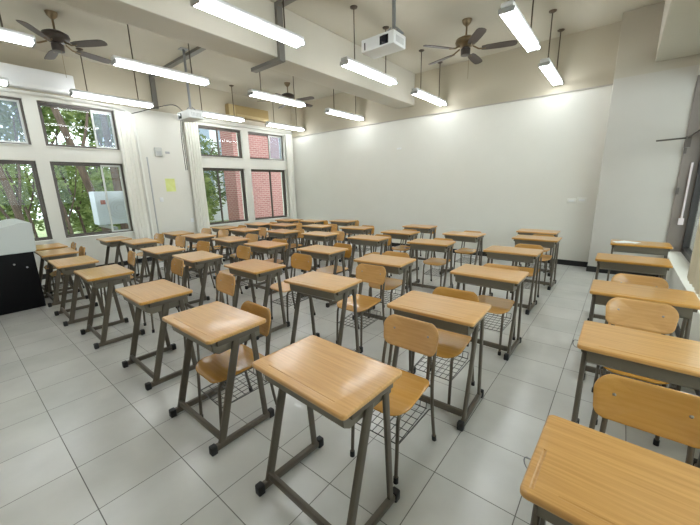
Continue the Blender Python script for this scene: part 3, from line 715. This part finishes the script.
# ------------------------------------------------------------------ outside
g = obj('ground', B(-30, -16, -0.5, XL-0.26, 30, -0.25), M['soil'], smooth=False); g['kind'] = 'structure'
bm = B(-8.8, 7.15, -0.3, -8.0, 24.0, 9.0)
t = thing('brick_building', 'red brick school wing standing outside the far left windows', 'building', (0, 0, 0))
obj('brick_wall', bm, M['brick'], t, smooth=False)
obj('roof_edge', B(-9.0, 6.95, 9.0, -7.8, 24.2, 9.3), M['alu'], t, smooth=False)
t = thing('pale_building', 'pale building with tall windows glimpsed left of the brick wing', 'building', (0, 0, 0))
bm = B(-21.0, 9.0, -0.3, -15.6, 22.0, 10.0)
obj('wall', bm, mat('pale_render', (0.72, 0.76, 0.80), 0.7), t, smooth=False)
for k in range(8):
    obj('window', B(-15.61, 9.6+k*1.5, 1.0, -15.55, 10.5+k*1.5, 9.0), mat('far_window_glass', (0.30, 0.38, 0.46), 0.2), t, smooth=False)
# unseen slabs added outside the right windows to dim daylight and reflections
struct('wall_added_outside', B(XR+2.6, YF, -0.1, XR+2.75, YB+6, 1.15), M['column'], smooth=False)
struct('ceiling_added_outside', B(XR+0.5, YF, 3.25, XR+2.75, YB+6, 3.4), M['beam'], smooth=False)
struct('floor_added_outside', B(XR+0.5, YF, -0.12, XR+2.75, YB+6, -0.02), M['floor'], smooth=False)
# outdoor air conditioner unit
t = thing('condenser_unit', 'white outdoor air conditioner unit seen through the left window', 'condenser unit', (0, 0, 0))
obj('cabinet', B(-6.35, 2.10, 0.84, -5.95, 2.90, 1.62, bev=0.015), mat('outdoor_white', (0.46, 0.49, 0.55), 0.5), t)
bm = bmesh.new()
for r_ in (0.26, 0.20, 0.14, 0.08): sweep(bm, [(-5.94, 2.58+r_*math.cos(a), 1.22+r_*math.sin(a)) for a in [2*math.pi*i/24 for i in range(24)]], 0.006, n=5, closed=True)
obj('fan_grille', bm, M['grey'], t)
obj('name_plate', B(-5.952, 2.20, 1.32, -5.945, 2.30, 1.42), mat('red_brown_label', (0.30, 0.10, 0.08), 0.5), t, smooth=False)
for y in (2.2, 2.8):
    bm = B(-6.35, y-0.02, 0.78, -5.10, y+0.02, 0.84)
    obj('support_bracket', bm, M['steel'], t, smooth=False)
def leaves(rnd, centers, n, size):
    bm = bmesh.new()
    for _ in range(n):
        c, r = centers[rnd.randrange(len(centers))]
        while True:
            v = Vector((rnd.uniform(-1, 1), rnd.uniform(-1, 1), rnd.uniform(-1, 1)))
            if v.length < 1: break
        p = Vector(c)+Vector((v.x*r[0], v.y*r[1], v.z*r[2]))
        u = Vector((rnd.gauss(0, 1), rnd.gauss(0, 1), rnd.gauss(0, 0.6))).normalized(); w = u.orthogonal().normalized()
        w.rotate(Matrix.Rotation(rnd.uniform(0, 6.28), 3, u)); s = size*rnd.uniform(0.6, 1.4)
        k = u.cross(w)*0.12*s
        a = [bm.verts.new(p-u*s), bm.verts.new(p+w*s*0.42+k), bm.verts.new(p+u*s), bm.verts.new(p-w*s*0.42+k)]
        bm.faces.new((a[0], a[1], a[2])); bm.faces.new((a[0], a[2], a[3]))
    return bm
def tree(pts, rad, crown, n, lsize, label, branches=(), dark=False, seed=0):
    t = thing('garden_tree', label, 'tree', (pts[0][0], pts[0][1], -0.25), 0, 'trees outside the windows')
    off = Vector(t.location); rnd = random.Random(seed)
    sub = lambda L: [Vector(p)-off for p in L]
    P = smoothpath(sub(pts), 4); rr = [1-0.5*i/(len(P)-1) for i in range(len(P))]
    bm = sweep(bmesh.new(), P, rad, n=10, radii=rr); obj('trunk', bm, M['bark'], t)
    for br in branches:
        P = smoothpath(sub(br), 4); obj('branch', sweep(bmesh.new(), P, rad*0.42, n=8, radii=[1-0.6*i/(len(P)-1) for i in range(len(P))]), M['bark'], t)
    cs = [(Vector(c)-off, r) for c, r in crown]
    f = obj('foliage', leaves(rnd, cs, n, lsize), M['leaf_dark'] if dark else M['leaf'], t, smooth=False); f['kind'] = 'stuff'
    return t
tree([(-7.3, 2.68, -0.3), (-7.35, 2.56, 0.7), (-7.4, 2.28, 2.3), (-7.4, 1.92, 4.0), (-7.5, 1.5, 6.0)], 0.115,
     [((-8.6, 1.9, 5.6), (1.5, 1.9, 1.5)), ((-9.2, 2.6, 4.0), (0.9, 1.1, 0.8)), ((-9.2, 1.4, 3.6), (0.8, 1.0, 0.7))], 2600, 0.09,
     'leaning brown tree trunk crossing the second window from the left', [[(-7.4, 2.24, 2.3), (-7.6, 2.6, 3.2), (-7.8, 2.9, 4.4)]], seed=1)
tree([(-7.6, 3.12, -0.3), (-7.6, 3.10, 1.6), (-7.7, 3.08, 3.2), (-7.7, 3.1, 5.5)], 0.13,
     [((-8.9, 3.2, 5.0), (1.3, 1.3, 1.3)), ((-9.2, 3.6, 3.6), (0.8, 0.8, 0.6))], 1800, 0.09, 'dark upright tree trunk behind the outdoor air conditioner unit', seed=2)
tree([(-7.6, 0.98, -0.3), (-7.6, 0.95, 1.2), (-7.7, 0.70, 3.0), (-7.8, 0.45, 5.4)], 0.09,
     [((-8.9, 0.5, 4.9), (1.3, 1.6, 1.4)), ((-9.2, 0.0, 3.4), (0.8, 1.0, 0.9))], 2200, 0.09, 'slender brown tree behind the first left window, right of its twin',
     [[(-7.6, 0.95, 1.0), (-7.7, 1.15, 2.1), (-7.9, 1.3, 3.4)], [(-7.6, 0.97, 0.5), (-7.4, 0.55, 1.6), (-7.4, 0.15, 2.6)]], seed=3)
tree([(-8.0, 0.35, -0.3), (-8.0, 0.25, 1.3), (-7.9, 0.05, 2.6), (-8.1, -0.2, 5.0)], 0.07,
     [((-9.0, -0.6, 4.6), (1.2, 1.5, 1.6))], 1500, 0.09, 'slender brown tree behind the first left window, left of its twin',
     [[(-8.0, 0.3, 1.0), (-8.0, 0.65, 2.0), (-8.2, 0.9, 3.0)]], seed=4)
tree([(-8.4, 2.05, -0.3), (-8.4, 1.95, 1.2), (-8.5, 1.6, 2.6), (-8.6, 1.4, 4.6)], 0.05,
     [((-9.4, 1.8, 1.6), (0.8, 1.4, 1.1)), ((-9.4, 3.0, 1.2), (0.8, 1.0, 1.0))], 2000, 0.08, 'young bright green tree low behind the second left window',
     [[(-8.4, 1.98, 0.8), (-8.3, 2.25, 1.6), (-8.3, 2.45, 2.6)], [(-8.4, 2.0, 0.4), (-8.2, 2.35, 0.45), (-8.0, 2.7, 0.7)], [(-8.4, 1.98, 0.6), (-8.5, 1.6, 1.2), (-8.5, 1.35, 2.2)]], seed=5)
tree([(-6.9, 4.72, -0.3), (-6.9, 4.66, 1.5), (-6.95, 4.7, 3.3), (-7.0, 4.8, 5.5)], 0.06,
     [((-8.0, 4.9, 5.4), (1.2, 1.2, 1.3)), ((-7.6, 5.1, 1.9), (0.5, 0.4, 0.8)), ((-7.6, 5.2, 0.9), (0.5, 0.5, 0.7))], 1800, 0.07, 'thin tree in front of the brick wing outside the far window bay',
     [[(-6.9, 4.70, 0.8), (-6.95, 4.9, 1.9), (-7.1, 5.05, 3.0)]], seed=6)
rs = random.Random(5)
sap = None
for k, (x, y, ln) in enumerate([(-8.9, -0.3, 0.2), (-9.3, 0.6, -0.3), (-8.6, 1.35, -0.25), (-9.6, 1.9, 0.3), (-9.0, 2.5, -0.35), (-9.5, 3.0, 0.2), (-8.8, 3.7, -0.3), (-8.3, 0.0, -0.35), (-9.2, 1.0, 0.35)]):
    if sap is None:
        sap = thing('sapling', 'thin leaning sapling among the trees outside the left windows', 'sapling', (x, y, -0.25), 0, 'saplings outside the left windows')
        obj('trunk', S(smoothpath([(0, 0, 0), (0.05, 0.1, 1.3), (0.0, 0.35, 2.6), (-0.1, 0.75, 4.4)], 4), 0.042, n=7, radii=[1-0.045*i for i in range(13)]), M['bark'], sap)
        obj('branch', S(smoothpath([(0.05, 0.1, 1.3), (0.1, -0.15, 2.1), (0.1, -0.25, 3.2)], 4), 0.02, n=6), M['bark'], sap)
        f = obj('foliage', leaves(rs, [((-0.1, 0.6, 4.2), (0.5, 0.6, 0.6)), ((0, 0.2, 2.2), (0.3, 0.5, 0.7))], 500, 0.07), M['leaf'], sap, smooth=False); f['kind'] = 'stuff'
    else: dup(sap, (x, y, -0.25), math.pi if ln < 0 else 0.3, sap['label'], sap['group'])
# dense shrubs further away
def shrub(c, r, n, label, seed, dark=False):
    rnd = random.Random(seed); t = thing('garden_shrub', label, 'shrub', (c[0], c[1], -0.25), 0, 'shrubs at the garden edge')
    off = Vector(t.location)
    for k in range(5):
        a = rnd.uniform(0, 6.28); obj('stem', S(smoothpath([(0, 0, 0), (0.3*r[0]*math.cos(a), 0.3*r[1]*math.sin(a), c[2]+0.25), (0.6*r[0]*math.cos(a), 0.6*r[1]*math.sin(a), c[2]+0.25+0.6*r[2])], 4), 0.035, n=6), M['bark'], t)
    f = obj('foliage', leaves(rnd, [(Vector(c)-off, r)], n, 0.12), M['leaf_dark'] if dark else M['leaf'], t, smooth=False); f['kind'] = 'stuff'
shr = [((-11.5, -3.2, 1.5), (1.0, 1.7, 1.9), 'broad shrub farthest left at the garden edge, dark', True), ((-11.5, 0.2, 1.4), (1.0, 1.7, 1.8), 'green shrub behind the slender twin trees at the garden edge', False),
       ((-11.6, 3.6, 1.5), (1.0, 1.7, 1.9), 'bright shrub behind the leaning trunk at the garden edge', False), ((-11.5, 6.8, 1.2), (0.9, 1.4, 1.6), 'shrub left of the brick wing at the garden edge', False),
       ((-14.2, 1.8, 3.0), (1.4, 3.6, 2.9), 'tall dark thicket rising behind the other garden shrubs', True), ((-14.2, -5.8, 3.0), (1.4, 3.6, 2.9), 'tall dark thicket beyond the farthest left shrub', True),
       ((-14.2, 8.3, 2.4), (1.0, 2.6, 2.4), 'dark thicket glimpsed past the edge of the brick wing', True)]
for i, (c, r, lab, dk) in enumerate(shr): shrub(c, r, 3400, lab, 20+i, dk)
